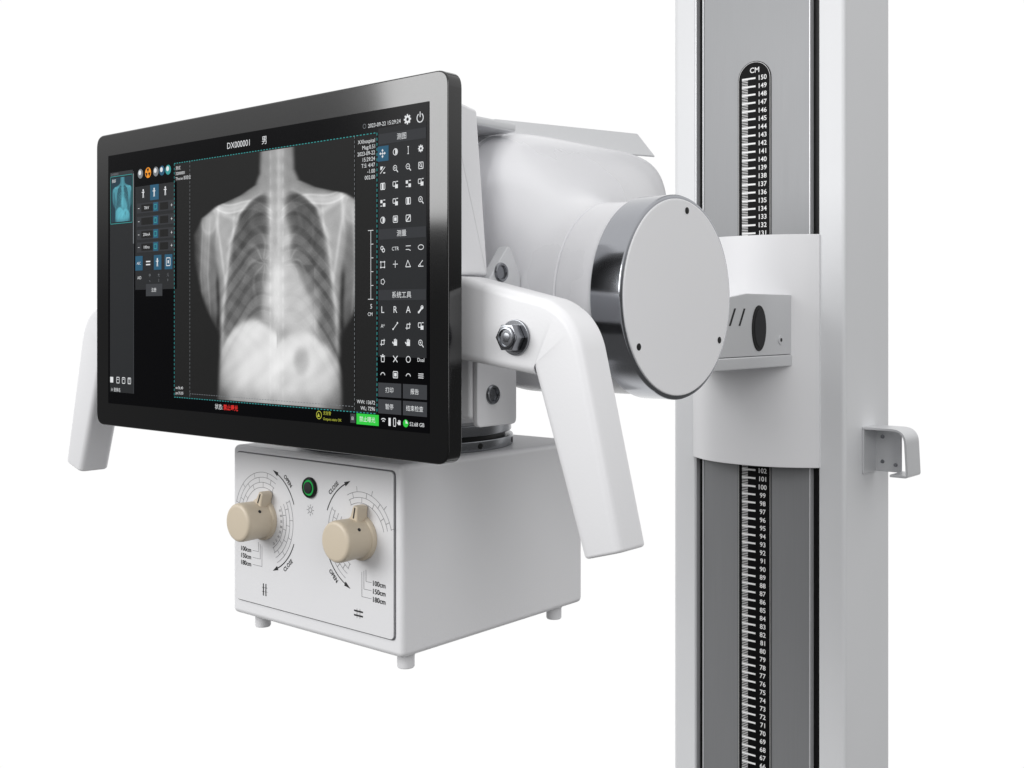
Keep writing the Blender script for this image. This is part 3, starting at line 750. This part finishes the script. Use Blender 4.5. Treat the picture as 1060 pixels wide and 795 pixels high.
# status bar
D.text('状态:', 158, -197.5, 4.4, G_white, 'R'); D.text('禁止曝光', 159, -197.5, 4.4, G_red, 'L', bold=True)
D.ring(266, -197, 2.6, .5, G_yel); D.poly([(266,-195.6),(264.6,-198.2),(267.4,-198.2)], G_yel, 5)
D.text('无告警', 270.5, -195.4, 2.7, G_yel, 'L'); D.text('Outputs state OK', 270.5, -199.2, 2.5, G_yel, 'L')
D.rect(300, -197.2, 5, 6, G_btn, 3); D.text('EI', 300, -197.2, 3, G_white, L=5)
D.rect(314, -197.2, 21, 7, G_green, 3); D.text('禁止曝光', 314, -197.2, 3.8, G_white, L=5)
D.ring(329, -198.6, 3.0, .6, W_, 50, 130, 8, 4); D.ring(329, -198.6, 1.5, .6, W_, 50, 130, 8, 4)
D.rect(334.5, -197.4, 2, 5, G_white, 3); D.frame(339, -197.4, 2, 5, .5, G_white, 3); icon('hand', 343.5, -197.5, 1.8)
D.disc(349, -197.5, 2.4, G_green, L=3); D.poly([(349,-197.5),(349,-195.2),(351.2,-197.5)], G_white, 4)
D.text('52.68 GB', 352.5, -197.6, 3.4, G_white, 'L')
scr = D.build('screen', mon)
scr['label'] = 'lit touchscreen showing a chest radiograph and tool icons'

# ------------------------------------------------------------------ world: white studio cyclorama with a darker front
w = bpy.data.worlds.new('World'); scene.world = w; w.use_nodes = True
nt = w.node_tree; bg = nt.nodes['Background']
tc = nt.nodes.new('ShaderNodeTexCoord')
dp = nt.nodes.new('ShaderNodeVectorMath'); dp.operation = 'DOT_PRODUCT'; dp.inputs[1].default_value = (-0.648, 0.762, 0)
nt.links.new(tc.outputs['Generated'], dp.inputs[0])
sep = nt.nodes.new('ShaderNodeSeparateXYZ'); nt.links.new(tc.outputs['Generated'], sep.inputs[0])
def mrange(src, a, b, c, d):
    m = nt.nodes.new('ShaderNodeMapRange'); m.interpolation_type = 'SMOOTHSTEP'
    for i, v in zip(('From Min','From Max','To Min','To Max'), (a, b, c, d)): m.inputs[i].default_value = v
    nt.links.new(src, m.inputs['Value']); return m.outputs['Result']
back = mrange(dp.outputs['Value'], 0.35, 0.66, 0, 1)
front = mrange(sep.outputs['Z'], 0.0, 0.26, 0.12, 0.95)
mx = nt.nodes.new('ShaderNodeMix'); mx.data_type = 'FLOAT'
nt.links.new(back, mx.inputs['Factor']); nt.links.new(front, mx.inputs['A']); mx.inputs['B'].default_value = 1.01
comb = nt.nodes.new('ShaderNodeCombineColor')
for i in range(3): nt.links.new(mx.outputs['Result'], comb.inputs[i])
nt.links.new(comb.outputs[0], bg.inputs['Color']); bg.inputs['Strength'].default_value = 1.0

def area(name, loc, target, size, power):
    l = bpy.data.lights.new(name, 'AREA'); l.shape = 'RECTANGLE'; l.size, l.size_y = size; l.energy = power
    o = bpy.data.objects.new(name, l); o.location = loc
    o.rotation_euler = (Vector(target)-Vector(loc)).to_track_quat('-Z', 'Y').to_euler()
    scene.collection.objects.link(o)
area('softbox_key', (-1.6, -1.4, 2.0), (-0.67, 0.9, 1.15), (1.5, 1.1), 32)
area('softbox_side', (0.75, -0.2, 1.6), (-0.55, 0.7, 1.15), (0.4, 1.2), 5.5)

cam = bpy.data.cameras.new('camera'); co = bpy.data.objects.new('camera', cam); scene.collection.objects.link(co)
co.location = (0, 0, 1.21); co.rotation_euler = (math.radians(90), 0, math.radians(40.38))
cam.lens = 39.8; cam.sensor_width = 36; cam.shift_y = -0.0675; cam.clip_start = 0.02; cam.clip_end = 100
scene.camera = co
